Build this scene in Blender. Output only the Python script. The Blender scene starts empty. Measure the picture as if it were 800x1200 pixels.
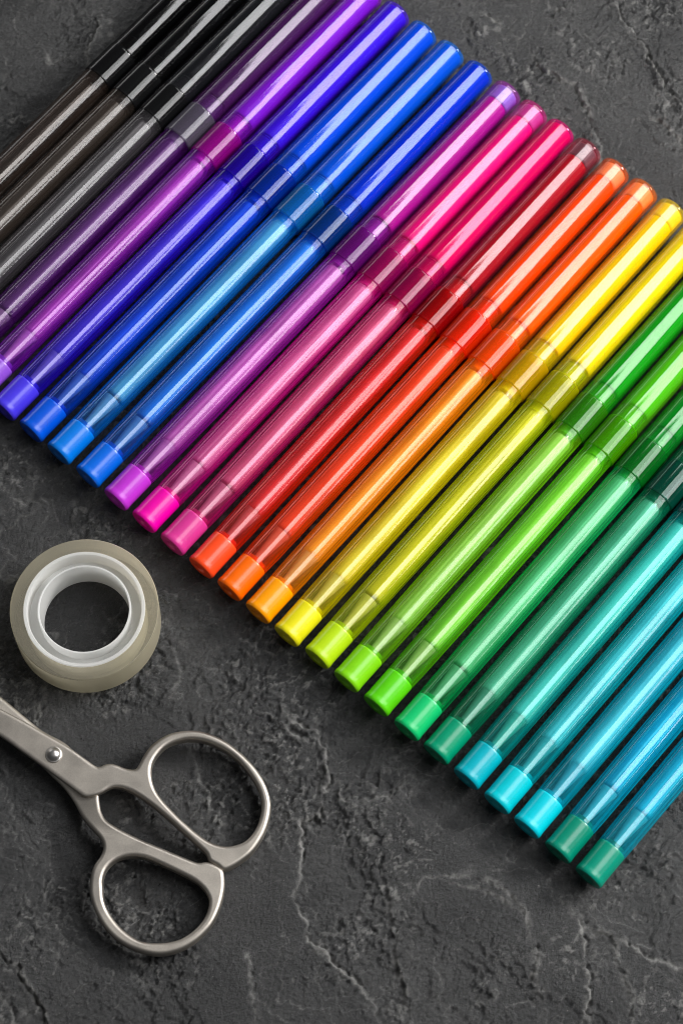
import bpy, bmesh, math, random
import numpy as np
from mathutils import Vector, Matrix

# Units: 1 Blender unit = 1 centimetre.
sc = bpy.context.scene
sc.unit_settings.system = 'METRIC'
sc.unit_settings.scale_length = 0.01
R = math.radians

# ------------------------------------------------------------------ camera
F_PX, TILT, ROLL, DIST = 2800.0, 0.3631, -0.0453, 64.35
cam_d = bpy.data.cameras.new("camera")
cam = bpy.data.objects.new("camera", cam_d)
sc.collection.objects.link(cam)
sc.camera = cam
cam_d.sensor_fit = 'VERTICAL'
cam_d.sensor_height = 36.0
cam_d.sensor_width = 24.0
cam_d.lens = F_PX / 1200.0 * 36.0
cam_d.clip_start, cam_d.clip_end = 1.0, 2000.0
CAM = Vector((0, -DIST * math.sin(TILT), DIST * math.cos(TILT)))
rot = Matrix.Rotation(TILT, 4, 'X') @ Matrix.Rotation(-ROLL, 4, 'Z')
cam.matrix_world = Matrix.Translation(CAM) @ rot
cam_d.dof.use_dof = True
cam_d.dof.focus_distance = 63.2
cam_d.dof.aperture_fstop = 0.21

# ------------------------------------------------------------------ world, lights
w = bpy.data.worlds.new("World")
sc.world = w
w.use_nodes = True
w.node_tree.nodes['Background'].inputs[0].default_value = (0.92, 0.96, 1.0, 1)
w.node_tree.nodes['Background'].inputs[1].default_value = 0.055

TH = 0.9054                                   # direction of the pens on the table
A = Vector((math.cos(TH), math.sin(TH), 0))   # along the pens, plug -> cap
N = Vector((math.sin(TH), -math.cos(TH), 0))  # across the row


def softbox(name, a0, a1, n0, n1, z, radiance, color=(1, 1, 1)):
    d = bpy.data.lights.new(name, 'AREA')
    d.shape = 'RECTANGLE'
    d.size, d.size_y = a1 - a0, n1 - n0
    d.energy = radiance * math.pi * d.size * d.size_y
    d.color = color
    o = bpy.data.objects.new(name, d)
    sc.collection.objects.link(o)
    c = A * ((a0 + a1) / 2) + N * ((n0 + n1) / 2)
    o.matrix_world = Matrix.Translation((c.x, c.y, z)) @ Matrix.Rotation(TH, 4, 'Z')
    return o


softbox("key_softbox", 57, 85, 27, 62, 50, 64.0, (1.0, 0.985, 0.96))
softbox("long_softbox", 33.2, 49, -26, 140, 62, 8.5)
softbox("strip_softbox", 4, 33, 10, 54, 62, 6.0)
# a low white reflector standing along the other side of the row
refl = softbox("side_reflector", -10, 85, 0, 16, 0, 2.6)
rc = A * 37 + N * -82
refl.matrix_world = Matrix((
    (A.x, 0, -N.x, rc.x),
    (A.y, 0, -N.y, rc.y),
    (0, 1, 0, 16),
    (0, 0, 0, 1)))
softbox("overhead_fill", -70, 40, -110, 40, 110, 0.11)  # added dim fill lamp, out of view, so the flat steel doesn't reflect black

sc.render.engine = 'CYCLES'
cy = sc.cycles
cy.use_light_tree = False
cy.use_adaptive_sampling = False
cy.use_denoising = True
try:
    cy.denoiser = 'OPENIMAGEDENOISE'
except Exception:
    pass
cy.pixel_filter_type = 'BLACKMAN_HARRIS'
cy.filter_width = 0.95
cy.max_bounces = 24
cy.transmission_bounces = 20
cy.transparent_max_bounces = 16
cy.glossy_bounces = 6
cy.diffuse_bounces = 4
cy.sample_clamp_indirect = 2.5
sc.view_settings.view_transform = 'Standard'
sc.view_settings.look = 'None'
sc.view_settings.exposure = 0.0
sc.view_settings.gamma = 1.0


# ------------------------------------------------------------------ helpers
def px(x, y, z=0.0):
    """where the ray of photo pixel (x, y) meets height z (a measured layout)"""
    X, Y = x - 400.0, 600.0 - y
    c, s = math.cos(ROLL), math.sin(ROLL)
    a, b = c * X + s * Y, -s * X + c * Y
    ct, st = math.cos(TILT), math.sin(TILT)
    d = Vector((a, b * ct + F_PX * st, b * st - F_PX * ct))
    k = (z - CAM.z) / d.z
    return (CAM.x + d.x * k, CAM.y + d.y * k)


def lin(r, g, b):
    f = lambda v: (v / 255.0) / 12.92 if v <= 10 else (((v / 255.0) + 0.055) / 1.055) ** 2.4
    return (f(r), f(g), f(b))


def link(o, parent=None):
    sc.collection.objects.link(o)
    if parent:
        o.parent = parent
    return o


def tag(o, label=None, cat=None, group=None, kind=None):
    if label: o['label'] = label
    if cat: o['category'] = cat
    if group: o['group'] = group
    if kind: o['kind'] = kind


def lathe_mesh(name, prof, seg=56, close=False, smooth=True, sharp=32):
    """spin a profile [(x along axis, radius)] about the local X axis"""
    # support loops beside every corner of a long wall keep its shading straight
    full = []
    ends = list(zip(prof, prof[1:] + (prof[:1] if close else [])))
    for (x0, r0), (x1, r1) in ends:
        full.append((x0, r0))
        ln = math.hypot(x1 - x0, r1 - r0)
        if ln > 0.10 and abs(x1 - x0) > 0.08:
            e = 0.02 / ln
            for f in (e, 1 - e):
                full.append((x0 + (x1 - x0) * f, r0 + (r1 - r0) * f))
    if not close:
        full.append(prof[-1])
    prof = full
    bm = bmesh.new()
    rings = []
    for (x, r) in prof:
        if r < 1e-6:
            rings.append([bm.verts.new((x, 0, 0))])
        else:
            rings.append([bm.verts.new((x, r * math.cos(2 * math.pi * i / seg), r * math.sin(2 * math.pi * i / seg))) for i in range(seg)])
    pairs = list(zip(rings, rings[1:]))
    if close:
        pairs.append((rings[-1], rings[0]))
    for a, b in pairs:
        if len(a) == 1 and len(b) == 1:
            continue
        for i in range(seg):
            j = (i + 1) % seg
            if len(a) == 1:
                bm.faces.new((a[0], b[i], b[j]))
            elif len(b) == 1:
                bm.faces.new((a[i], b[0], a[j]))
            else:
                bm.faces.new((a[i], b[i], b[j], a[j]))
    bmesh.ops.recalc_face_normals(bm, faces=bm.faces)
    me = bpy.data.meshes.new(name)
    bm.to_mesh(me)
    bm.free()
    if smooth:
        me.shade_smooth()
        me.set_sharp_from_angle(angle=R(sharp))
    return me


class NT:
    def __init__(self, name):
        self.m = bpy.data.materials.new(name)
        self.m.use_nodes = True
        self.t = self.m.node_tree
        self.t.nodes.clear()
        self.out = self.n('ShaderNodeOutputMaterial')

    def n(self, typ, **kw):
        nd = self.t.nodes.new(typ)
        for k, v in kw.items():
            setattr(nd, k, v)
        return nd

    def l(self, a, b):
        self.t.links.new(a, b)

    def principled(self, **kw):
        p = self.n('ShaderNodeBsdfPrincipled')
        for k, v in kw.items():
            p.inputs[k.replace('_', ' ')].default_value = (v + (1,)) if isinstance(v, tuple) else v
        self.l(p.outputs[0], self.out.inputs[0])
        return p

    def obj_noise(self, scale, detail=3, stretch=(1, 1, 1), rough=0.55):
        tc = self.n('ShaderNodeTexCoord')
        mp = self.n('ShaderNodeMapping')
        mp.inputs['Scale'].default_value = stretch
        oi = self.n('ShaderNodeObjectInfo')
        va = self.n('ShaderNodeVectorMath', operation='ADD')
        self.l(tc.outputs['Object'], mp.inputs[0])
        sc_ = self.n('ShaderNodeMath', operation='MULTIPLY')
        sc_.inputs[1].default_value = 37.0
        self.l(oi.outputs['Random'], sc_.inputs[0])
        self.l(mp.outputs[0], va.inputs[0])
        self.l(sc_.outputs[0], va.inputs[1])
        nz = self.n('ShaderNodeTexNoise')
        nz.inputs['Scale'].default_value = scale
        nz.inputs['Detail'].default_value = detail
        nz.inputs['Roughness'].default_value = rough
        self.l(va.outputs[0], nz.inputs['Vector'])
        return nz

    def ramp(self, src, lo, hi, c0, c1):
        r = self.n('ShaderNodeMapRange')
        r.inputs['From Min'].default_value = lo
        r.inputs['From Max'].default_value = hi
        self.l(src, r.inputs['Value'])
        mx = self.n('ShaderNodeMix', data_type='RGBA')
        mx.inputs['A'].default_value = tuple(c0) + (1,)
        mx.inputs['B'].default_value = tuple(c1) + (1,)
        self.l(r.outputs[0], mx.inputs['Factor'])
        return mx.outputs['Result']

    def bump(self, src, strength, dist):
        b = self.n('ShaderNodeBump')
        b.inputs['Strength'].default_value = strength
        b.inputs['Distance'].default_value = dist
        self.l(src, b.inputs['Height'])
        return b.outputs[0]


# ------------------------------------------------------------------ the stone table top
def perlin(x, y, seed):
    rs = np.random.RandomState(seed)
    perm = rs.permutation(256)
    perm = np.concatenate([perm, perm, perm])
    ang = rs.rand(256) * 2 * np.pi
    gx, gy = np.cos(ang), np.sin(ang)
    xi, yi = np.floor(x).astype(np.int64), np.floor(y).astype(np.int64)
    xf, yf = x - xi, y - yi
    xi &= 255
    yi &= 255
    u = xf * xf * xf * (xf * (xf * 6 - 15) + 10)
    v = yf * yf * yf * (yf * (yf * 6 - 15) + 10)

    def g(ix, iy, dx, dy):
        h = perm[perm[ix & 255] + (iy & 255)]
        return gx[h] * dx + gy[h] * dy
    a = g(xi, yi, xf, yf)
    b = g(xi + 1, yi, xf - 1, yf)
    c = g(xi, yi + 1, xf, yf - 1)
    d = g(xi + 1, yi + 1, xf - 1, yf - 1)
    return (a + u * (b - a)) + v * ((c + u * (d - c)) - (a + u * (b - a)))


def fbm(x, y, scale, oct_, seed, gain=0.5, ridged=False):
    t = np.zeros_like(x)
    amp, f = 1.0, scale
    for o in range(oct_):
        p = perlin(x * f + 17.3 * o, y * f - 9.1 * o, seed + o)
        t += amp * ((0.5 - np.abs(p)) if ridged else p)
        amp *= gain
        f *= 2.03
    return t


def axis(lo, hi, step, far):
    core = np.arange(lo, hi + step / 2, step)
    ext, d = [], step
    p = hi
    while p < far:
        d = min(d * 1.16, 3.0)
        p += d
        ext.append(p)
    ext2, d = [], step
    p = lo
    while p > -far:
        d = min(d * 1.16, 3.0)
        p -= d
        ext2.append(p)
    return np.array(ext2[::-1] + list(core) + ext)


def sstep(e0, e1, v):
    t = np.clip((v - e0) / (e1 - e0), 0, 1)
    return t * t * (3 - 2 * t)


def facets(x, y, size, seed):
    """chipped faces: every cell of a jittered grid is a small tilted plane"""
    rs = np.random.RandomState(seed)
    T = rs.rand(64, 64, 5)
    gx, gy = x / size, y / size
    ix, iy = np.floor(gx).astype(int), np.floor(gy).astype(int)
    best = np.full(x.shape, 1e9)
    out = np.zeros(x.shape)
    for ox in (-1, 0, 1):
        for oy in (-1, 0, 1):
            c = T[(ix + ox) & 63, (iy + oy) & 63]
            dx = gx - (ix + ox + c[..., 0])
            dy = gy - (iy + oy + c[..., 1])
            d = dx * dx + dy * dy
            v = (c[..., 2] - 0.5) * dx + (c[..., 3] - 0.5) * dy + (c[..., 4] - 0.5) * 0.35
            m = d < best
            best = np.where(m, d, best)
            out = np.where(m, v, out)
    return out * size


def build_stone():
    xs = axis(-11.2, 11.2, 0.036, 70.0)
    ys = axis(-14.6, 18.4, 0.036, 70.0)
    X, Y = np.meshgrid(xs, ys)
    # ragged warp of the plane
    wx = X + 0.20 * fbm(X, Y, 1.3, 4, 11) + 0.08 * fbm(X, Y, 6, 3, 21)
    wy = Y + 0.20 * fbm(X, Y, 1.3, 4, 31) + 0.08 * fbm(X, Y, 6, 3, 41)
    h = 0.05 * fbm(X, Y, 0.16, 3, 51)
    # cleavage terraces: thin layers split away along ragged edges
    lay = fbm(wx + 3.0, wy, 0.21, 4, 61, 0.5)
    wear = np.zeros_like(X)
    for i, th in enumerate((-0.30, -0.15, -0.02, 0.12, 0.27)):
        e = lay - th
        h += (0.042 + 0.012 * (i % 2)) * sstep(-0.0015, 0.0025, e)
        wear = np.maximum(wear, 0.28 * np.exp(-(e / 0.004) ** 2))
    rough_mask = sstep(-0.12, 0.32, fbm(X, Y, 0.33, 3, 71))
    # grain of the split face
    h += 0.014 * fbm(wx, wy, 2.2, 3, 81)
    h += (0.020 + 0.034 * rough_mask) * fbm(wx, wy, 4.5, 3, 91, 0.6)
    h += 0.030 * rough_mask * fbm(wx, wy, 3.0, 3, 95, 0.6, True)
    h += (0.016 + 0.012 * rough_mask) * fbm(X, Y, 10.0, 2, 101, 0.6)
    fleck = sstep(0.16, 0.42, fbm(wx, wy, 5.0, 4, 181, 0.65)) * rough_mask
    wear = np.maximum(wear, 0.45 * fleck)
    h += 0.03 * fleck
    fx, fy = wx + 0.10 * fbm(X, Y, 5, 2, 141), wy + 0.10 * fbm(X, Y, 5, 2, 151)
    h += (0.03 + 0.20 * rough_mask) * facets(fx, fy, 0.55, 5)
    h += (0.10 + 0.30 * rough_mask) * facets(fx + 9, fy, 0.22, 6)
    h += (0.42 + 0.30 * rough_mask) * facets(X + 0.3 * (fx - X) + 5, Y + 0.3 * (fy - Y), 0.105, 7)

    # measured cracks and flake edges: polyline, height of the lip, which side is high, reach, groove depth
    feats = [
        ([(322, 806), (338, 838), (362, 852), (384, 886), (380, 925), (374, 952), (350, 962), (356, 1005), (346, 1052), (366, 1105), (412, 1146), (436, 1172), (446, 1204)], .060, 1, .55, .035),
        ([(384, 886), (372, 915), (378, 948)], .035, -1, .3, .03),
        ([(300, 830), (335, 842), (352, 866), (380, 884)], .035, 1, .4, .01),
        ([(455, 1030), (458, 1090), (468, 1140), (482, 1202)], .040, -1, .55, .012),
        ([(462, 1062), (500, 1030), (545, 1022), (590, 1040), (618, 1070), (630, 1110), (628, 1160), (640, 1204)], .030, -1, .6, .012),
        ([(520, 1035), (560, 1040), (600, 1062)], .03, -1, .25, .01),
        ([(668, 1048), (672, 1078), (684, 1100), (688, 1150), (694, 1206)], .045, 1, .35, .035),
        ([(686, 1085), (716, 1100), (726, 1128), (742, 1170), (746, 1206)], .040, -1, .45, .03),
        ([(716, 1100), (760, 1122), (806, 1134)], .03, 1, .35, .012),
        ([(712, -14), (734, 24), (752, 46), (768, 78), (780, 104), (806, 122)], .055, 1, .6, .055),
        ([(615, 52), (636, 74), (652, 92), (676, 100), (688, 128), (690, 146)], .045, -1, .5, .05),
        ([(690, 146), (704, 172), (700, 200)], .03, 1, .4, .012),
        ([(560, 14), (590, 30), (615, 52)], .02, 1, .5, .012),
        ([(118, 18), (112, 38), (102, 62), (102, 92)], .05, -1, .4, .02),
        ([(52, 52), (62, 72), (74, 66), (90, 60)], .04, 1, .35, .012),
        ([(-10, 1100), (18, 1132), (36, 1160), (52, 1184), (60, 1206)], .05, -1, .4, .045),
        ([(-10, 1152), (10, 1180), (22, 1206)], .05, 1, .4, .02),
        ([(222, 868), (232, 900), (244, 925), (246, 958)], .035, 1, .35, .02),
        ([(8, 578), (24, 592), (40, 588), (58, 582)], .03, 1, .3, .012),
        ([(205, 760), (208, 790), (202, 812)], .03, 1, .3, .012),
        ([(40, 820), (44, 850)], .02, 1, .3, .02),
        ([(380, 925), (420, 940), (455, 930), (480, 905)], .022, 1, .5, .006),
        ([(285, 1110), (296, 1150), (298, 1206)], .028, 1, .5, .010),
        ([(760, 130), (790, 150), (806, 172)], .03, -1, .5, .02),
        ([(640, 20), (660, 4), (680, -14)], .03, 1, .5, .01),
    ]
    for poly, H, side, reach, groove in feats:
        P = [px(*q) for q in poly]
        x0, x1 = min(p[0] for p in P) - 2, max(p[0] for p in P) + 2
        y0, y1 = min(p[1] for p in P) - 2, max(p[1] for p in P) + 2
        ix = np.where((xs > x0) & (xs < x1))[0]
        iy = np.where((ys > y0) & (ys < y1))[0]
        if not len(ix) or not len(iy):
            continue
        sl = (slice(iy[0], iy[-1] + 1), slice(ix[0], ix[-1] + 1))
        qx, qy = wx[sl], wy[sl]
        best = np.full(qx.shape, 1e9)
        sgn = np.zeros(qx.shape)
        taper = np.zeros(qx.shape)
        n = len(P) - 1
        for i in range(n):
            ax, ay = P[i]
            bx, by = P[i + 1]
            dx, dy = bx - ax, by - ay
            L2 = dx * dx + dy * dy
            t = np.clip(((qx - ax) * dx + (qy - ay) * dy) / L2, 0, 1)
            ex, ey = qx - ax - t * dx, qy - ay - t * dy
            d = np.hypot(ex, ey)
            m = d < best
            best = np.where(m, d, best)
            sgn = np.where(m, np.sign(dx * ey - dy * ex), sgn)
            taper = np.where(m, (i + t) / n, taper)
        tp = np.clip(np.minimum(taper, 1 - taper) * 6, 0.15, 1)
        mod = tp * np.clip(0.75 + 0.9 * fbm(X[sl], Y[sl], 1.1, 2, 301), 0.15, 1.5)
        sd = best * sgn * -side          # > 0 on the high side
        lip = 2.8 * H * mod * sstep(-0.03, 0.045, sd) * np.exp(-np.maximum(sd, 0) / reach)
        h[sl] += lip - 3.4 * groove * mod * np.exp(-((sd + 0.035) / 0.032) ** 2)
        broken = np.exp(-((sd + 0.005) / 0.06) ** 2) * mod * (0.4 + 0.6 * min(1, groove / 0.03))
        wear[sl] = np.maximum(wear[sl], broken)
        near = np.exp(-(best / 0.22) ** 2) * mod
        h[sl] += 0.11 * near * fbm(X[sl], Y[sl], 6.0, 3, 401, 0.6)
    h -= np.percentile(h[::7, ::7], 96)
    h = np.where(h > -0.06, -0.06 + 0.06 * np.tanh((h + 0.06) / 0.06), h)
    far = np.maximum(np.maximum(np.abs(X) - 12, 0), np.maximum(np.abs(Y - 2) - 17, 0))
    h *= 1 / (1 + 0.1 * far)
    ny, nx = X.shape
    co = np.stack([X, Y, h], -1).reshape(-1, 3).astype(np.float32)
    idx = np.arange(nx * ny).reshape(ny, nx)
    q = np.stack([idx[:-1, :-1], idx[:-1, 1:], idx[1:, 1:], idx[1:, :-1]], -1).reshape(-1, 4)
    me = bpy.data.meshes.new("tabletop")
    me.vertices.add(len(co))
    me.vertices.foreach_set('co', co.ravel())
    me.loops.add(q.size)
    me.loops.foreach_set('vertex_index', q.ravel().astype(np.int32))
    me.polygons.add(len(q))
    me.polygons.foreach_set('loop_start', np.arange(0, q.size, 4, dtype=np.int32))
    me.polygons.foreach_set('loop_total', np.full(len(q), 4, dtype=np.int32))
    me.polygons.foreach_set('use_smooth', np.ones(len(q), dtype=bool))
    at = me.attributes.new("wear", 'FLOAT', 'POINT')
    at.data.foreach_set('value', np.clip(wear, 0, 1).ravel().astype(np.float32))
    me.update()
    return me


def stone_material():
    t = NT("dark_slate")
    p = t.principled(Roughness=0.62)
    p.inputs['Specular IOR Level'].default_value = 0.65
    tc = t.n('ShaderNodeTexCoord')

    def noise(scale, detail, rough=0.6):
        n = t.n('ShaderNodeTexNoise')
        n.inputs['Scale'].default_value = scale
        n.inputs['Detail'].default_value = detail
        n.inputs['Roughness'].default_value = rough
        t.l(tc.outputs['Object'], n.inputs['Vector'])
        return n
    big, mid, fine, micro = noise(0.35, 4), noise(2.6, 5, 0.65), noise(11, 4, 0.65), noise(42, 3, 0.6)
    col = t.ramp(big.outputs['Fac'], 0.36, 0.66, (0.0098, 0.0101, 0.0108), (0.027, 0.0271, 0.0274))
    c2 = t.n('ShaderNodeMix', data_type='RGBA', blend_type='MULTIPLY')
    c2.inputs['Factor'].default_value = 1.0
    t.l(col, c2.inputs['A'])
    t.l(t.ramp(fine.outputs['Fac'], 0.32, 0.70, (0.45, 0.45, 0.45), (1.75, 1.75, 1.75)), c2.inputs['B'])
    # mineral grain: fine light and dark specks, and sparse pale grit
    c4 = t.n('ShaderNodeMix', data_type='RGBA', blend_type='MULTIPLY')
    c4.inputs['Factor'].default_value = 1.0
    grain = noise(30, 3, 0.75)
    t.l(c2.outputs['Result'], c4.inputs['A'])
    t.l(t.ramp(grain.outputs['Fac'], 0.34, 0.66, (0.5, 0.5, 0.5), (1.6, 1.6, 1.6)), c4.inputs['B'])
    grit = noise(19, 2, 0.5)
    c5 = t.n('ShaderNodeMix', data_type='RGBA')
    gr = t.n('ShaderNodeMapRange')
    gr.inputs['From Min'].default_value, gr.inputs['From Max'].default_value = 0.69, 0.76
    t.l(grit.outputs['Fac'], gr.inputs['Value'])
    t.l(gr.outputs[0], c5.inputs['Factor'])
    t.l(c4.outputs['Result'], c5.inputs['A'])
    c5.inputs['B'].default_value = (0.13, 0.128, 0.12, 1)
    c2 = c5
    # pale broken stone along the flake edges
    at = t.n('ShaderNodeAttribute', attribute_name="wear")
    mw = t.n('ShaderNodeMath', operation='MULTIPLY')
    nr = t.n('ShaderNodeMapRange')
    nr.inputs['From Min'].default_value, nr.inputs['From Max'].default_value = 0.34, 0.60
    t.l(mid.outputs['Fac'], nr.inputs['Value'])
    t.l(at.outputs['Fac'], mw.inputs[0])
    t.l(nr.outputs[0], mw.inputs[1])
    m3 = t.n('ShaderNodeMix', data_type='RGBA')
    t.l(mw.outputs[0], m3.inputs['Factor'])
    t.l(c2.outputs['Result'], m3.inputs['A'])
    m3.inputs['B'].default_value = (0.31, 0.305, 0.29, 1)
    t.l(m3.outputs['Result'], p.inputs['Base Color'])
    rr = t.n('ShaderNodeMapRange')
    rr.inputs['From Min'].default_value, rr.inputs['From Max'].default_value = 0.3, 0.7
    rr.inputs['To Min'].default_value, rr.inputs['To Max'].default_value = 0.27, 0.50
    t.l(mid.outputs['Fac'], rr.inputs['Value'])
    t.l(rr.outputs[0], p.inputs['Roughness'])
    ad = t.n('ShaderNodeMath', operation='MULTIPLY_ADD')
    ad.inputs[1].default_value = 0.45
    t.l(micro.outputs['Fac'], ad.inputs[0])
    t.l(fine.outputs['Fac'], ad.inputs[2])
    t.l(t.bump(ad.outputs[0], 1.0, 0.08), p.inputs['Normal'])
    return t.m


stone = link(bpy.data.objects.new("tabletop", build_stone()))
stone.data.materials.append(stone_material())
tag(stone, "dark grey split slate surface with ragged cracks under the pens", kind='structure')


# ------------------------------------------------------------------ pens
def mat_clear(name, tint, body_col, rough=0.06, glass=0.3, haze=0.10, lines=0.02, wound=False, edge=0.0, streak=0.0):
    """clear tinted moulded plastic; tint is per surface crossing"""
    t = NT(name)
    nz = t.obj_noise(17.0, 3, (0.0012, 1, 1), 0.65)       # faint draw lines along the extruded tube
    if wound:                                      # layers of a wound roll: the noise runs with the radius
        tc = t.n('ShaderNodeTexCoord')
        flat = t.n('ShaderNodeVectorMath', operation='MULTIPLY')
        flat.inputs[1].default_value = (1, 1, 0)
        t.l(tc.outputs['Object'], flat.inputs[0])
        ln = t.n('ShaderNodeVectorMath', operation='LENGTH')
        t.l(flat.outputs[0], ln.inputs[0])
        nz = t.n('ShaderNodeTexNoise', noise_dimensions='1D')
        nz.inputs['Scale'].default_value = 30
        nz.inputs['Detail'].default_value = 4
        t.l(ln.outputs['Value'], nz.inputs['W'])
    lw = t.n('ShaderNodeLayerWeight')
    lw.inputs['Blend'].default_value = 0.5
    c = t.ramp(nz.outputs['Fac'], 0.3, 0.7, [v * 0.94 for v in tint], [min(1, v * 1.04) for v in tint])
    deep = t.n('ShaderNodeGamma')                  # a longer way through the wall where it turns away
    gm = t.n('ShaderNodeMath', operation='MULTIPLY_ADD')
    gm.inputs[1].default_value, gm.inputs[2].default_value = 1.3, 0.9
    t.l(lw.outputs['Facing'], gm.inputs[0])
    t.l(c, deep.inputs[0])
    t.l(gm.outputs[0], deep.inputs[1])
    bp = t.bump(nz.outputs['Fac'], lines, 0.02)
    tr = t.n('ShaderNodeBsdfTransparent')
    gl = t.n('ShaderNodeBsdfGlass')
    gl.inputs['IOR'].default_value = 1.49
    gl.inputs['Roughness'].default_value = rough
    t.l(deep.outputs[0], tr.inputs[0])
    t.l(c, gl.inputs['Color'])
    t.l(bp, gl.inputs['Normal'])
    tl = t.n('ShaderNodeBsdfTranslucent')
    df = t.n('ShaderNodeBsdfDiffuse')
    tl.inputs[0].default_value = body_col + (1,)
    df.inputs[0].default_value = body_col + (1,)

    def mix(f, a, b):
        m = t.n('ShaderNodeMixShader')
        if isinstance(f, float):
            m.inputs[0].default_value = f
        else:
            t.l(f, m.inputs[0])
        t.l(a.outputs[0], m.inputs[1])
        t.l(b.outputs[0], m.inputs[2])
        return m
    hz = t.n('ShaderNodeMath', operation='POWER')
    hz.inputs[1].default_value = 1.6
    t.l(lw.outputs['Facing'], hz.inputs[0])
    h2 = t.n('ShaderNodeMath', operation='MULTIPLY_ADD')
    h2.inputs[1].default_value, h2.inputs[2].default_value = edge, haze
    t.l(hz.outputs[0], h2.inputs[0])
    st = t.n('ShaderNodeMapRange')
    st.inputs['From Min'].default_value, st.inputs['From Max'].default_value = 0.36, 0.64
    st.inputs['To Min'].default_value, st.inputs['To Max'].default_value = 1 - streak, 1 + streak * 0.6
    t.l(nz.outputs['Fac'], st.inputs['Value'])
    h3 = t.n('ShaderNodeMath', operation='MULTIPLY', use_clamp=True)
    t.l(h2.outputs[0], h3.inputs[0])
    t.l(st.outputs[0], h3.inputs[1])
    body = mix(h3.outputs[0], tr, mix(0.4, tl, df))
    p5 = t.n('ShaderNodeMath', operation='POWER')
    p5.inputs[1].default_value = 5.0
    t.l(lw.outputs['Facing'], p5.inputs[0])
    fr = t.n('ShaderNodeMath', operation='MULTIPLY_ADD')
    fr.inputs[1].default_value, fr.inputs[2].default_value = 0.55, 0.045
    t.l(p5.outputs[0], fr.inputs[0])
    gs = t.n('ShaderNodeBsdfGlossy')
    gs.inputs['Roughness'].default_value = rough
    t.l(bp, gs.inputs['Normal'])
    surf = mix(fr.outputs[0], body, gs)
    if glass:
        surf = mix(glass, surf, gl)
    t.l(surf.outputs[0], t.out.inputs[0])
    return t.m


def mat_opaque(name, col, rough=0.3, sub=0.0, streak=0.0, ior=1.5, grain=0.0, wrinkle=0.0, spec=0.5, coat=0.0):
    t = NT(name)
    p = t.principled(Roughness=rough, IOR=ior)
    p.inputs['Specular IOR Level'].default_value = spec
    p.inputs['Coat Weight'].default_value = coat
    p.inputs['Coat Roughness'].default_value = 0.06
    if sub:
        p.inputs['Subsurface Weight'].default_value = sub
        p.inputs['Subsurface Radius'].default_value = (1, 1, 1)
        p.inputs['Subsurface Scale'].default_value = 0.22
    if streak:
        nz = t.obj_noise(16.0, 4, (0.003, 1, 1), 0.65)
        a = [v * (1 - streak) for v in col]
        b = [min(1, v * (1 + streak * 0.6) + streak * 0.05) for v in col]
    else:
        nz = t.obj_noise(3.0, 3)
        a = [v * 0.95 for v in col]
        b = [min(1, v * 1.04) for v in col]
    base = t.ramp(nz.outputs['Fac'], 0.3, 0.7, a, b)
    if wrinkle:                                   # the dye has soaked in unevenly
        dz = t.obj_noise(0.9, 3, (0.5, 1, 1))
        mm = t.n('ShaderNodeMix', data_type='RGBA', blend_type='MULTIPLY')
        mm.inputs['Factor'].default_value = 1.0
        t.l(base, mm.inputs['A'])
        t.l(t.ramp(dz.outputs['Fac'], 0.36, 0.62, (0.84, 0.84, 0.84), (1.22, 1.22, 1.22)), mm.inputs['B'])
        base = mm.outputs['Result']
    t.l(base, p.inputs['Base Color'])
    if wrinkle:                                   # the film of the ink core is not quite straight
        wz = t.obj_noise(1.6, 3, (0.35, 1, 1))
        t.l(t.bump(wz.outputs['Fac'], wrinkle, 0.08), p.inputs['Normal'])
    if grain:
        fz = t.obj_noise(26.0, 3)
        t.l(t.bump(fz.outputs['Fac'], grain, 0.01), p.inputs['Normal'])
    return t.m


# lengths in cm along the pen, from the plug end
L_PLUG, L_COL0, L_COL1, L_END = 1.02, 9.30, 10.42, 16.62
RB, RBI, RC, RCI, RK = 0.403, 0.335, 0.468, 0.415, 0.484
ME = {}
ME['end_plug'] = lathe_mesh("end_plug", [(0.10, 0), (0.10, 0.10), (0.03, 0.13), (0.0, 0.17), (0.0, 0.34), (0.015, 0.385), (0.05, 0.408), (0.10, 0.415), (0.16, 0.408), (0.22, 0.402),
                                         (0.97, 0.405), (1.0, 0.402), (1.02, 0.392), (1.02, 0.31), (1.13, 0.30), (1.15, 0.28), (1.15, 0)])
ME['plug_stem'] = lathe_mesh("plug_stem", [(1.15, 0), (1.15, 0.12), (1.30, 0.13), (2.05, 0.215), (2.10, 0.24), (2.18, 0.24), (2.18, 0)])
ME['barrel'] = lathe_mesh("barrel", [(1.025, RB - 0.006), (1.03, RB), (1.5, RB + 0.012), (4.0, RB + 0.034), (9.36, RB + 0.046), (9.36, 0.36), (10.9, 0.36), (10.9, 0.30), (9.2, 0.30), (9.0, RBI + 0.02), (7.0, RBI + 0.02), (1.025, RBI)], close=True)
RES = []
for _v in range(6):
    _m = lathe_mesh("ink_reservoir", [(2.2, 0), (2.2, 0.235), (2.23, 0.262), (2.3, 0.27), (4.0, 0.276), (5.6, 0.28), (7.3, 0.282), (8.6, 0.284), (9.0, 0.284), (9.1, 0.25), (9.1, 0)], 112, sharp=60)
    _r = random.Random(50 + _v)
    _h = [(n_, _r.uniform(0.3, 1.0) * 0.030 / (1 + n_ * 0.10), _r.uniform(0, 6.28), _r.uniform(-0.05, 0.05)) for n_ in (2, 3, 5, 7, 9, 12, 15, 19)]
    for v_ in _m.vertices:
        rr_ = math.hypot(v_.co.y, v_.co.z)
        if rr_ > 0.1:
            a_ = math.atan2(v_.co.z, v_.co.y)
            k_ = 1 + sum(am * math.sin(n_ * (a_ + tw * v_.co.x) + ph) for n_, am, ph, tw in _h) - 0.01
            v_.co.y *= k_
            v_.co.z *= k_
    _m.update()
    RES.append(_m)
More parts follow.
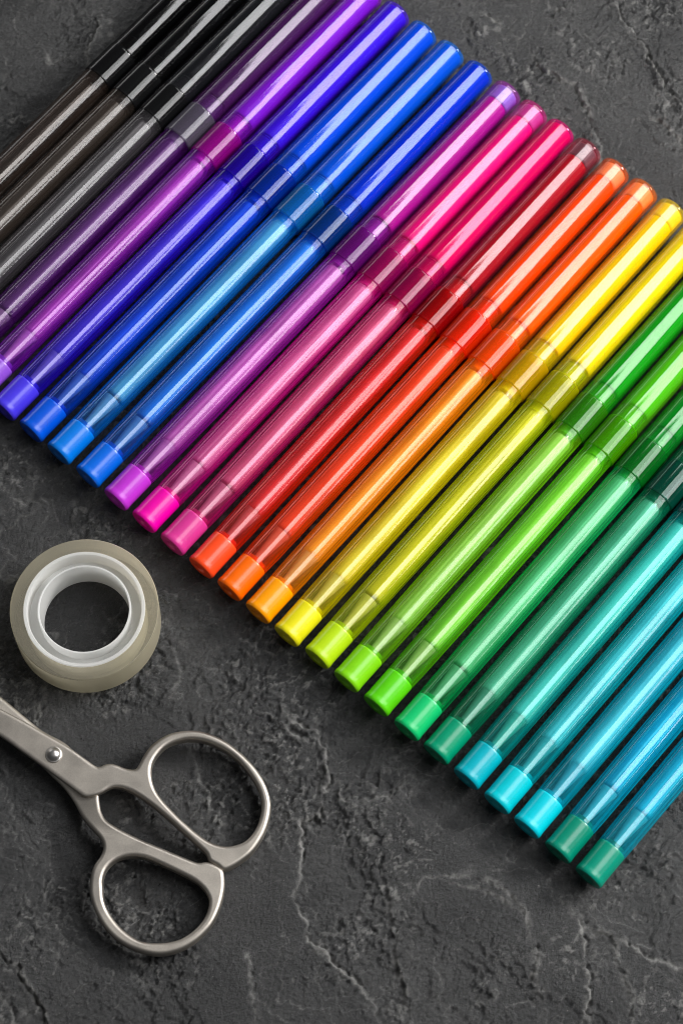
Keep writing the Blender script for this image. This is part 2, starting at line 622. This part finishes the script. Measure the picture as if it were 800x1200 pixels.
ME['collar'] = lathe_mesh("collar", [(L_COL0, RK - 0.03), (L_COL0 + 0.012, RK - 0.006), (L_COL0 + 0.03, RK), (L_COL1 - 0.03, RK), (L_COL1 - 0.01, RK - 0.006), (L_COL1, RK - 0.02),
                                     (L_COL1, 0.43), (L_COL0, 0.43)], close=True)
hold = [(9.15, 0), (9.15, 0.27)]
for i in range(6):
    x = 9.38 + i * 0.17
    hold += [(x, 0.27), (x + 0.01, 0.295), (x + 0.07, 0.295), (x + 0.08, 0.27)]
hold += [(10.5, 0.26), (11.2, 0.24), (11.25, 0.16), (11.7, 0.12), (11.7, 0)]
ME['nib_holder'] = lathe_mesh("nib_holder", hold, 40)
ME['nib'] = lathe_mesh("nib", [(11.7, 0), (11.7, 0.07), (12.25, 0.06), (12.4, 0.0)], 24)


def arc(cx, cr, r, a0, a1, n=6):
    return [(cx + r * math.sin(R(a0 + (a1 - a0) * i / n)), cr + r * math.cos(R(a0 + (a1 - a0) * i / n))) for i in range(n + 1)]


ME['cap'] = lathe_mesh("cap", [(L_COL1 + 0.004, RC - 0.01), (L_COL1 + 0.02, RC), (13, RC - 0.004)] + arc(L_END - 0.10, RC - 0.112, 0.10, 0, 80) + [(L_END, 0.0), (L_END - 0.07, 0.0), (L_END - 0.07, RCI - 0.07), (L_END - 0.12, RCI - 0.02), (13, RCI - 0.004), (L_COL1 + 0.004, RCI)], sharp=50, close=False)
for nm, e in (('long', 0.085), ('short', 0.62)):
    ME['inner_' + nm] = lathe_mesh("inner_cap", [(10.98, 0.0), (10.98, 0.365), (11.04, 0.388), (L_END - e - 0.06, 0.386), (L_END - e, 0.36), (L_END - e, 0)], sharp=25)
ME['cap_end'] = lathe_mesh("cap_end", [(L_END - 0.60, 0), (L_END - 0.60, 0.36), (L_END - 0.56, 0.384), (L_END - 0.16, 0.384), (L_END - 0.10, 0.33), (L_END - 0.085, 0)], sharp=35)

_mc = {}


def cached(fn, *args, **kw):
    k = (fn.__name__, args, tuple(sorted(kw.items())))
    if k not in _mc:
        _mc[k] = fn(*args, **kw)
    return _mc[k]


def part(name, me, mat, parent):
    o = bpy.data.objects.new(name, me)
    if not me.materials:
        me.materials.append(None)
    link(o, parent)
    o.material_slots[0].link = 'OBJECT'
    o.material_slots[0].material = mat
    return o


# k: plug, barrel tint (overall), reservoir, collar tint, cap tint, inner cap, cap end (None: inner cap reaches the end), label
PENS = {
    -4: ((12, 12, 12), (95, 80, 72), (42, 33, 28), (40, 40, 42), (26, 26, 28), (5, 5, 6), None,
         "black pen with a smoky brown barrel, outermost of the row beside bare slate"),
    -3: ((14, 14, 14), (110, 98, 90), (66, 58, 53), (48, 48, 50), (36, 36, 39), (8, 8, 9), None,
         "black pen with a grey brown barrel, second in from the bare slate corner"),
    -2: ((20, 20, 22), (120, 116, 120), (80, 78, 80), (44, 44, 46), (70, 72, 78), (18, 19, 22), None,
         "charcoal pen with a black collar, just before the smoky violet pen"),
    -1: ((110, 60, 150), (150, 95, 165), (126, 84, 146), (132, 126, 142), (165, 120, 180), (62, 32, 74), None,
         "smoky grey violet pen with a clear grey collar, between charcoal and purple pens"),
    0: ((150, 84, 215), (200, 85, 215), (192, 72, 192), (196, 52, 180), (185, 90, 230), (150, 56, 214), None,
        "purple pen with a bright magenta collar at its middle"),
    1: ((72, 56, 226), (100, 75, 225), (104, 84, 232), (70, 40, 190), (125, 85, 240), (86, 42, 220), None,
        "indigo violet pen with a violet blue end plug, next to the purple pen"),
    2: ((0, 86, 216), (40, 100, 225), (20, 104, 232), (30, 80, 190), (60, 140, 245), (0, 92, 218), None,
        "blue pen with a deep blue barrel, between the indigo pen and the light blue pen"),
    3: ((0, 122, 226), (80, 170, 230), (150, 215, 235), (60, 150, 210), (60, 150, 245), (0, 104, 216), None,
        "blue pen with a paler sky blue barrel and a bright white streak"),
    4: ((0, 104, 222), (60, 140, 220), (50, 160, 240), (30, 90, 170), (50, 110, 240), (0, 62, 205), None,
        "royal blue capped pen lying against the magenta violet pen"),
    5: ((192, 52, 208), (205, 110, 205), (215, 135, 200), (150, 60, 160), (200, 90, 200), (182, 22, 148), (150, 140, 215),
        "magenta violet pen with a lavender cap tip and orchid end plug"),
    6: ((240, 0, 168), (225, 120, 180), (250, 165, 208), (185, 40, 130), (240, 70, 165), (236, 14, 136), (190, 90, 160),
        "hot pink plugged pen with a pink cap and mauve cap tip"),
    7: ((216, 56, 146), (225, 100, 150), (250, 150, 182), (185, 20, 110), (240, 40, 150), (228, 0, 122), None,
        "deep pink pen with a dusky rose end plug and cerise cap"),
    8: ((255, 78, 32), (225, 70, 80), (228, 74, 84), (190, 20, 30), (205, 100, 116), (178, 0, 30), (105, 92, 98),
        "dark red pen with a clear smoky cap tip and red orange plug"),
    9: ((255, 108, 0), (250, 90, 60), (255, 108, 62), (235, 70, 20), (255, 125, 60), (255, 82, 0), (255, 172, 140),
        "red orange barrelled pen with an orange cap and peach cap tip"),
    10: ((255, 160, 0), (255, 175, 70), (255, 178, 30), (240, 115, 20), (255, 140, 50), (255, 104, 0), (255, 165, 125),
         "amber orange pen with an amber end plug, next to the yellow pen"),
    11: ((232, 222, 24), (235, 215, 70), (255, 230, 95), (220, 190, 30), (255, 225, 60), (250, 206, 0), (255, 214, 70),
         "yellow pen with a golden barrel and pure yellow end plug"),
    12: ((184, 220, 20), (220, 215, 60), (232, 222, 70), (200, 195, 30), (245, 232, 70), (240, 216, 10), (250, 225, 60),
         "lime plugged pen with a yellow cap and olive yellow barrel"),
    13: ((132, 214, 20), (180, 220, 110), (202, 252, 140), (90, 170, 60), (100, 210, 100), (30, 166, 42), None,
         "lime green plugged pen with a green cap and pale lime barrel"),
    14: ((92, 208, 16), (165, 215, 100), (168, 240, 92), (110, 190, 30), (150, 225, 90), (104, 200, 40), None,
         "bright leaf green pen with a light green cap and mossy barrel"),
    15: ((16, 192, 110), (80, 200, 130), (176, 240, 200), (40, 150, 60), (70, 190, 90), (10, 146, 46), None,
         "emerald pen with a mint green end plug"),
    16: ((0, 148, 108), (50, 170, 130), (186, 240, 214), (20, 110, 90), (40, 150, 110), (0, 104, 74), None,
         "dark emerald pen with a sea green end plug, next to the turquoise pens"),
    17: ((0, 172, 188), (20, 196, 170), (205, 244, 240), (20, 110, 110), (40, 150, 140), (0, 110, 104), None,
         "teal barrelled pen with a turquoise end plug, beside the sea green plugged pen"),
    18: ((0, 194, 206), (20, 190, 196), (200, 238, 246), (20, 110, 130), (40, 150, 160), (0, 120, 130), None,
         "cyan plugged pen, the middle one of the three with turquoise end plugs"),
    19: ((0, 200, 216), (20, 186, 212), (210, 242, 250), (20, 110, 150), (40, 150, 180), (0, 120, 150), None,
         "bright cyan plugged pen lying against the first dark green plugged pen"),
    20: ((0, 134, 108), (24, 200, 226), (6, 190, 226), (20, 110, 150), (40, 150, 190), (0, 120, 170), None,
         "bright blue barrelled pen with a dark green end plug, second from the row's end"),
    21: ((0, 142, 116), (24, 196, 220), (10, 190, 220), (20, 110, 150), (40, 150, 190), (0, 120, 170), None,
         "blue pen with a dark green end plug, last of the row beside bare slate"),
}
# measured sideways (plug end, cap end) and lengthwise offsets in mm
LAT = {-4: (0, -.5), -3: (0, -.5), -2: (0, -.4), -1: (0, -.3), 0: (-.1, -.4), 1: (-.2, 0), 2: (-.3, .1), 3: (-.2, .2), 4: (.2, .6), 5: (.3, .9), 6: (.3, .6), 7: (.3, .2), 8: (.4, -.2), 9: (.2, -.2), 10: (0, -.2),
       11: (-.1, -.3), 12: (-.1, -.2), 13: (-.2, -.1), 14: (-.1, -.1), 15: (.1, 0), 16: (-.1, 0), 17: (0, 0), 18: (0, 0), 19: (-.2, -.1), 20: (-.2, -.1), 21: (-.3, -.1)}
BASE_LAT, PITCH = -9.72, 1.0
random.seed(4)


def along0(k):
    return (-38.95 + 0.155 * (k - 2) if k < 12 else -36.9 + 0.09 * (k - 12)) / 10.0


def clear_tint(c, e=0.36):
    return tuple(round(max(v, 0.012) ** e, 4) for v in lin(*c))


def vivid(c):
    """the scattering colour of the tinted plastic: the tint with its grey taken down"""
    v = lin(*c)
    m, M = min(v), max(v)
    q = 0.75 if M - m > 0.08 else 0.0
    return tuple(round(max(0.004, x - q * m), 4) for x in v)


for k, (plug, btint, res, ctint, captint, inner, tip, label) in PENS.items():
    la, lb = LAT[k]
    s0 = along0(k)
    p0 = A * s0 + N * (BASE_LAT + PITCH * k + la * 0.1)
    p1 = A * (s0 + L_END) + N * (BASE_LAT + PITCH * k + lb * 0.1)
    ang = math.atan2(p1.y - p0.y, p1.x - p0.x)
    pen = bpy.data.objects.new("felt_tip_pen", None)
    pen.empty_display_size = 0.5
    link(pen)
    tilt = math.asin((RK - 0.415) / 10.3)
    pen.matrix_world = (Matrix.Translation((p0.x, p0.y, 0.418)) @ Matrix.Rotation(ang, 4, 'Z') @ Matrix.Rotation(-tilt, 4, 'Y'))
    tag(pen, label, "felt pen", "felt tip pens laid side by side in a rainbow row")
    roll = random.uniform(0, 6.28)
    ep = part("end_plug", ME['end_plug'], cached(mat_opaque, "plug_plastic", tuple(v * 0.86 for v in lin(*plug)), 0.26, 0.12, grain=0.02), pen)
    stem_c = tuple(0.35 + 0.5 * v for v in lin(*btint))
    part("plug_stem", ME['plug_stem'], cached(mat_opaque, "stem_plastic", stem_c, 0.2), ep)
    wall = btint if k in (-4, -3, -2, 20, 21) else tuple((p_ * 0.6 + q_ * 0.4) for p_, q_ in zip(plug, btint))
    part("barrel", ME['barrel'], cached(mat_clear, "barrel_plastic", clear_tint(btint, 0.105), vivid(wall), glass=0.12, haze=0.10, lines=0.02, edge=1.1, streak=0.6), pen)
    rs = part("ink_reservoir", RES[(k * 5) % 6], cached(mat_opaque, "reservoir_film", tuple(v * 0.95 + 0.03 for v in lin(*res)) if 8 <= k <= 14 or k in (1, 2, 3, 4, 20, 21) else tuple(v * 0.85 + 0.08 for v in lin(*res)) if k > -1 else lin(*res), (0.24, 0.34, 0.29, 0.40)[(k * 7) % 4], 0.45, 0.2, 2.0, wrinkle=(0.10, 0.22, 0.06)[k % 3]), pen)
    rs.location.x = random.uniform(-0.08, 0.08)
    rs.rotation_euler.x = roll
    part("collar", ME['collar'], cached(mat_clear, "collar_plastic", clear_tint(ctint, 0.22), vivid(ctint), glass=0.0, haze=0.34, lines=0.0, edge=0.5), pen)
    dark = tuple(0.02 + v * 1.7 for v in lin(*ctint))
    nh = part("nib_holder", ME['nib_holder'], cached(mat_opaque, "holder_plastic", dark, 0.5, spec=0.15), pen)
    part("nib", ME['nib'], cached(mat_opaque, "nib_felt", dark, 0.9), nh)
    cap = part("cap", ME['cap'], cached(mat_clear, "cap_plastic", clear_tint(captint, 0.06 if tip else 0.12), vivid(captint), glass=0.0, haze=0.05 if tip else 0.12, lines=0.0, edge=0.4), pen)
    part("inner_cap", ME['inner_short' if tip else 'inner_long'], cached(mat_opaque, "inner_cap_plastic", lin(*inner), 0.25, 0.2), cap)
    if tip:
        part("cap_end", ME['cap_end'], cached(mat_opaque, "cap_end_plastic", lin(*tip), 0.3, 0.3), cap)


# ------------------------------------------------------------------ roll of tape
def ring_mesh(name, prof, seg=128, sharp=40):
    """closed section [(radius, z)] spun about Z"""
    bm = bmesh.new()
    rings = [[bm.verts.new((r * math.cos(2 * math.pi * i / seg), r * math.sin(2 * math.pi * i / seg), z)) for i in range(seg)] for r, z in prof]
    for a, b in zip(rings, rings[1:] + rings[:1]):
        for i in range(seg):
            j = (i + 1) % seg
            bm.faces.new((a[i], a[j], b[j], b[i]))
    bmesh.ops.recalc_face_normals(bm, faces=bm.faces)
    me = bpy.data.meshes.new(name)
    bm.to_mesh(me)
    bm.free()
    me.shade_smooth()
    me.set_sharp_from_angle(angle=R(sharp))
    return me


TZ = 1.15
tc_ = px(99, 713.5, TZ)
TR = (Vector(px(186.3, 713.5, TZ)) - Vector(px(11.7, 713.5, TZ))).length / 2
tape = link(bpy.data.objects.new("tape_roll", None))
tape.location = (tc_[0], tc_[1], 0.0)
tape.empty_display_size = 0.5
tag(tape, "roll of clear adhesive tape with a white plastic core above the scissors", "tape")


b = 0.025
part("tape_winding", ring_mesh("tape_winding", [(TR * .822, TZ), (TR - b, TZ), (TR, TZ - b), (TR, b), (TR - b, 0.0), (TR * .822, 0.0)]), mat_clear('tape_film', (0.95, 0.94, 0.89), (0.98, 0.91, 0.72), 0.08, 0.15, 0.29, 0.0, True, 0.3, 0.14), tape)
core_m = mat_clear("white_core_plastic", (0.95, 0.95, 0.95), (0.93, 0.93, 0.92), 0.25, 0.0, 0.92, 0.0)
core = part("core", ring_mesh("core", [(TR * .818, TZ - .01), (TR * .81, TZ + .015), (TR * .775, TZ + .015), (TR * .765, TZ - .01), (TR * .755, 0.42), (TR * .755, 0.30), (TR * .765, 0.03), (TR * .818, 0.03)]), core_m, tape)
part("inner_ring", ring_mesh("inner_ring", [(TR * .628, TZ - .03), (TR * .622, TZ - .01), (TR * .610, TZ - .01), (TR * .600, TZ - .03), (TR * .590, 0.03), (TR * .628, 0.03)]), core_m, core)
part("web", ring_mesh("web", [(TR * .757, 0.62), (TR * .627, 0.62), (TR * .627, 0.54), (TR * .757, 0.54)]), core_m, core)

# ------------------------------------------------------------------ scissors
PIV = (63.5, 884)
OUT_A = [(-195, 729), (-100, 778), (0, 830), (32, 847), (54, 860), (82, 876), (110, 896), (117, 898), (124, 895.5), (133, 895), (147, 900), (158, 901), (163, 895), (169, 884), (178, 872.5), (195, 861), (214, 856), (232.5, 856), (250, 861), (267.5, 870), (285, 884), (300, 900),
         (312, 920), (317.5, 940), (315.5, 960), (308, 980), (295, 999), (280, 1011), (263, 1019.5), (254, 1014), (245, 1008.5), (241, 1000), (232.5, 991.5), (210, 971), (185, 949), (165, 934), (150, 925.5), (140, 922.5), (130, 923), (118, 929.5), (106, 933), (98, 932.5), (90, 927), (75, 916), (45, 894), (22, 877.5), (0, 862), (-100, 796)]
HOLE_A = [(177.5, 903), (181, 890), (192.5, 876), (207.5, 868.5), (225, 866), (245, 870), (265, 880), (282.5, 895), (297.5, 915), (305, 932.5), (306, 950), (300, 970), (287.5, 985), (270, 991), (255, 989.5), (240, 982.5), (222.5, 969), (202.5, 950), (187.5, 933), (180, 919)]
OUT_B = [(-150, 694), (-60, 765), (0, 813), (32, 840), (50, 854), (80, 872), (104, 905), (114, 925), (116.5, 940), (119, 951), (126, 962), (142.5, 972.5), (165, 983.5), (190, 994), (220, 1006.5), (232.5, 1011), (241, 1010), (250, 1012), (260, 1018), (263, 1026), (263, 1043), (257.5, 1065), (247.5, 1085), (230, 1102.5),
         (210, 1114), (187.5, 1119), (165, 1115.5), (142.5, 1105.5), (125, 1090), (112.5, 1070), (106, 1050), (106, 1030), (110, 1015), (118, 1003), (121, 993), (118, 983), (108, 971), (96, 956), (86, 937.5), (75, 922), (60, 907), (40, 888), (0, 858), (-60, 800)]
HOLE_B = [(121, 1041), (121, 1030), (126, 1017.5), (137.5, 1007.5), (152.5, 1003.5), (170, 1005), (190, 1013.5), (212.5, 1024), (230, 1034), (241, 1045.5), (245, 1058), (240, 1075), (227.5, 1090), (210, 1101), (187.5, 1105), (165, 1102.5), (145, 1090), (130, 1072.5), (122.5, 1056)]


def resample(P, sub=5):
    """closed Catmull-Rom curve"""
    out = []
    n = len(P)
    for i in range(n):
        p0, p1, p2, p3 = [Vector(P[(i + q) % n]) for q in (-1, 0, 1, 2)]
        for s in range(sub):
            t = s / sub
            out.append(0.5 * ((2 * p1) + (p2 - p0) * t + (2 * p0 - 5 * p1 + 4 * p2 - p3) * t * t + (3 * p1 - p0 - 3 * p2 + p3) * t ** 3))
    return out


def scissor_half(name, outer, hole, zpx, zfun, bevel, zside=lambda s, t: 0.0):
    cu = bpy.data.curves.new(name, 'CURVE')
    cu.dimensions = '2D'
    cu.fill_mode = 'BOTH'
    cu.extrude = 0.225 - bevel
    cu.bevel_depth = bevel
    cu.offset = -bevel
    cu.bevel_resolution = 5
    for P in (outer, hole):
        pts = resample([px(x, y, zpx) for x, y in P])
        sp = cu.splines.new('POLY')
        sp.points.add(len(pts) - 1)
        for q, v in zip(sp.points, pts):
            q.co = (v.x, v.y, 0, 1)
        sp.use_cyclic_u = True
    tmp = bpy.data.objects.new(name, cu)
    sc.collection.objects.link(tmp)
    dg = bpy.context.evaluated_depsgraph_get()
    me = bpy.data.meshes.new_from_object(tmp.evaluated_get(dg), depsgraph=dg)
    bpy.data.objects.remove(tmp)
    bpy.data.curves.remove(cu)
    me.name = name
    bm = bmesh.new()
    bm.from_mesh(me)
    bmesh.ops.remove_doubles(bm, verts=bm.verts, dist=1e-5)
    flat = []
    for f in bm.faces:
        zs = [v.co.z for v in f.verts]
        f.smooth = not (max(zs) - min(zs) < 1e-5)
    pv = Vector(px(*PIV, zpx))
    dirx = (Vector(px(200, 985, zpx)) - pv).normalized()
    diry = Vector((-dirx.y, dirx.x))
    for v in bm.verts:
        s = (Vector((v.co.x, v.co.y)) - pv).dot(dirx)
        lo, hi = zfun(s)
        # the rounded edge keeps its depth whatever the local thickness
        z = v.co.z
        v.co.z = (lo + hi) / 2 + z / 0.225 * (hi - lo) / 2 - zside(s, (Vector((v.co.x, v.co.y)) - pv).dot(diry))
    bm.to_mesh(me)
    bm.free()
    return me


def smooth01(a, b_, x):
    t = max(0, min(1, (x - a) / (b_ - a)))
    return t * t * (3 - 2 * t)


def steel(name, col, rough):
    t = NT(name)
    p = t.principled(Metallic=1.0, Roughness=rough)
    nz = t.obj_noise(30, 4)
    t.l(t.ramp(nz.outputs['Fac'], 0.3, 0.7, [c * 0.90 for c in col], [c * 1.08 for c in col]), p.inputs['Base Color'])
    n2 = t.obj_noise(90, 3)
    t.l(t.bump(n2.outputs['Fac'], 0.12, 0.01), p.inputs['Normal'])
    n3 = t.obj_noise(1.6, 4)
    mr = t.n('ShaderNodeMapRange')
    mr.inputs['From Min'].default_value, mr.inputs['From Max'].default_value = 0.3, 0.7
    mr.inputs['To Min'].default_value, mr.inputs['To Max'].default_value = rough - 0.06, rough + 0.07
    t.l(n3.outputs['Fac'], mr.inputs['Value'])
    t.l(mr.outputs[0], p.inputs['Roughness'])
    return t.m


steel_m = steel("satin_steel", (0.48, 0.44, 0.39), 0.45)
sci = link(bpy.data.objects.new("scissors", None))
pv = px(*PIV, 0.0)
sci.location = (pv[0], pv[1], 0)
sci.empty_display_size = 0.5
tag(sci, "satin steel scissors with two oval finger loops lying on the slate", "scissors")


def za(s):
    t = smooth01(1.2, 2.6, s)
    return (0.27 - 0.24 * t, 0.47 + 0.01 * t)


def zb(s):
    t = smooth01(0.9, 2.4, s)
    return (0.05 - 0.02 * t, 0.255 + 0.205 * t)


def place(name, me, mat):
    o = part(name, me, mat, sci)
    me.transform(Matrix.Translation((-pv[0], -pv[1], 0)))
    return o


place("handled_blade", scissor_half("handled_blade", OUT_A, HOLE_A, 0.46, za, 0.10), steel_m)
place("handled_blade", scissor_half("handled_blade", OUT_B, HOLE_B, 0.40, zb, 0.10, lambda s, t: 0.16 * max(0, t) * smooth01(0.2, -0.5, s) if s < 0.2 else 0.0), steel_m)
# rivet: a domed head on a turned rim
rv = lathe_mesh("rivet", [(0.40, 0), (0.40, 0.205), (0.495, 0.215), (0.51, 0.205), (0.512, 0.185), (0.53, 0.165), (0.57, 0.14), (0.60, 0.10), (0.617, 0.05), (0.622, 0)], 48, sharp=50)
rv.transform(Matrix.Rotation(-math.pi / 2, 4, 'Y'))
ro = part("rivet", rv, steel("bright_steel", (0.66, 0.63, 0.60), 0.33), sci)
q = px(*PIV, 0.5)
ro.location = (q[0] - pv[0], q[1] - pv[1], 0)
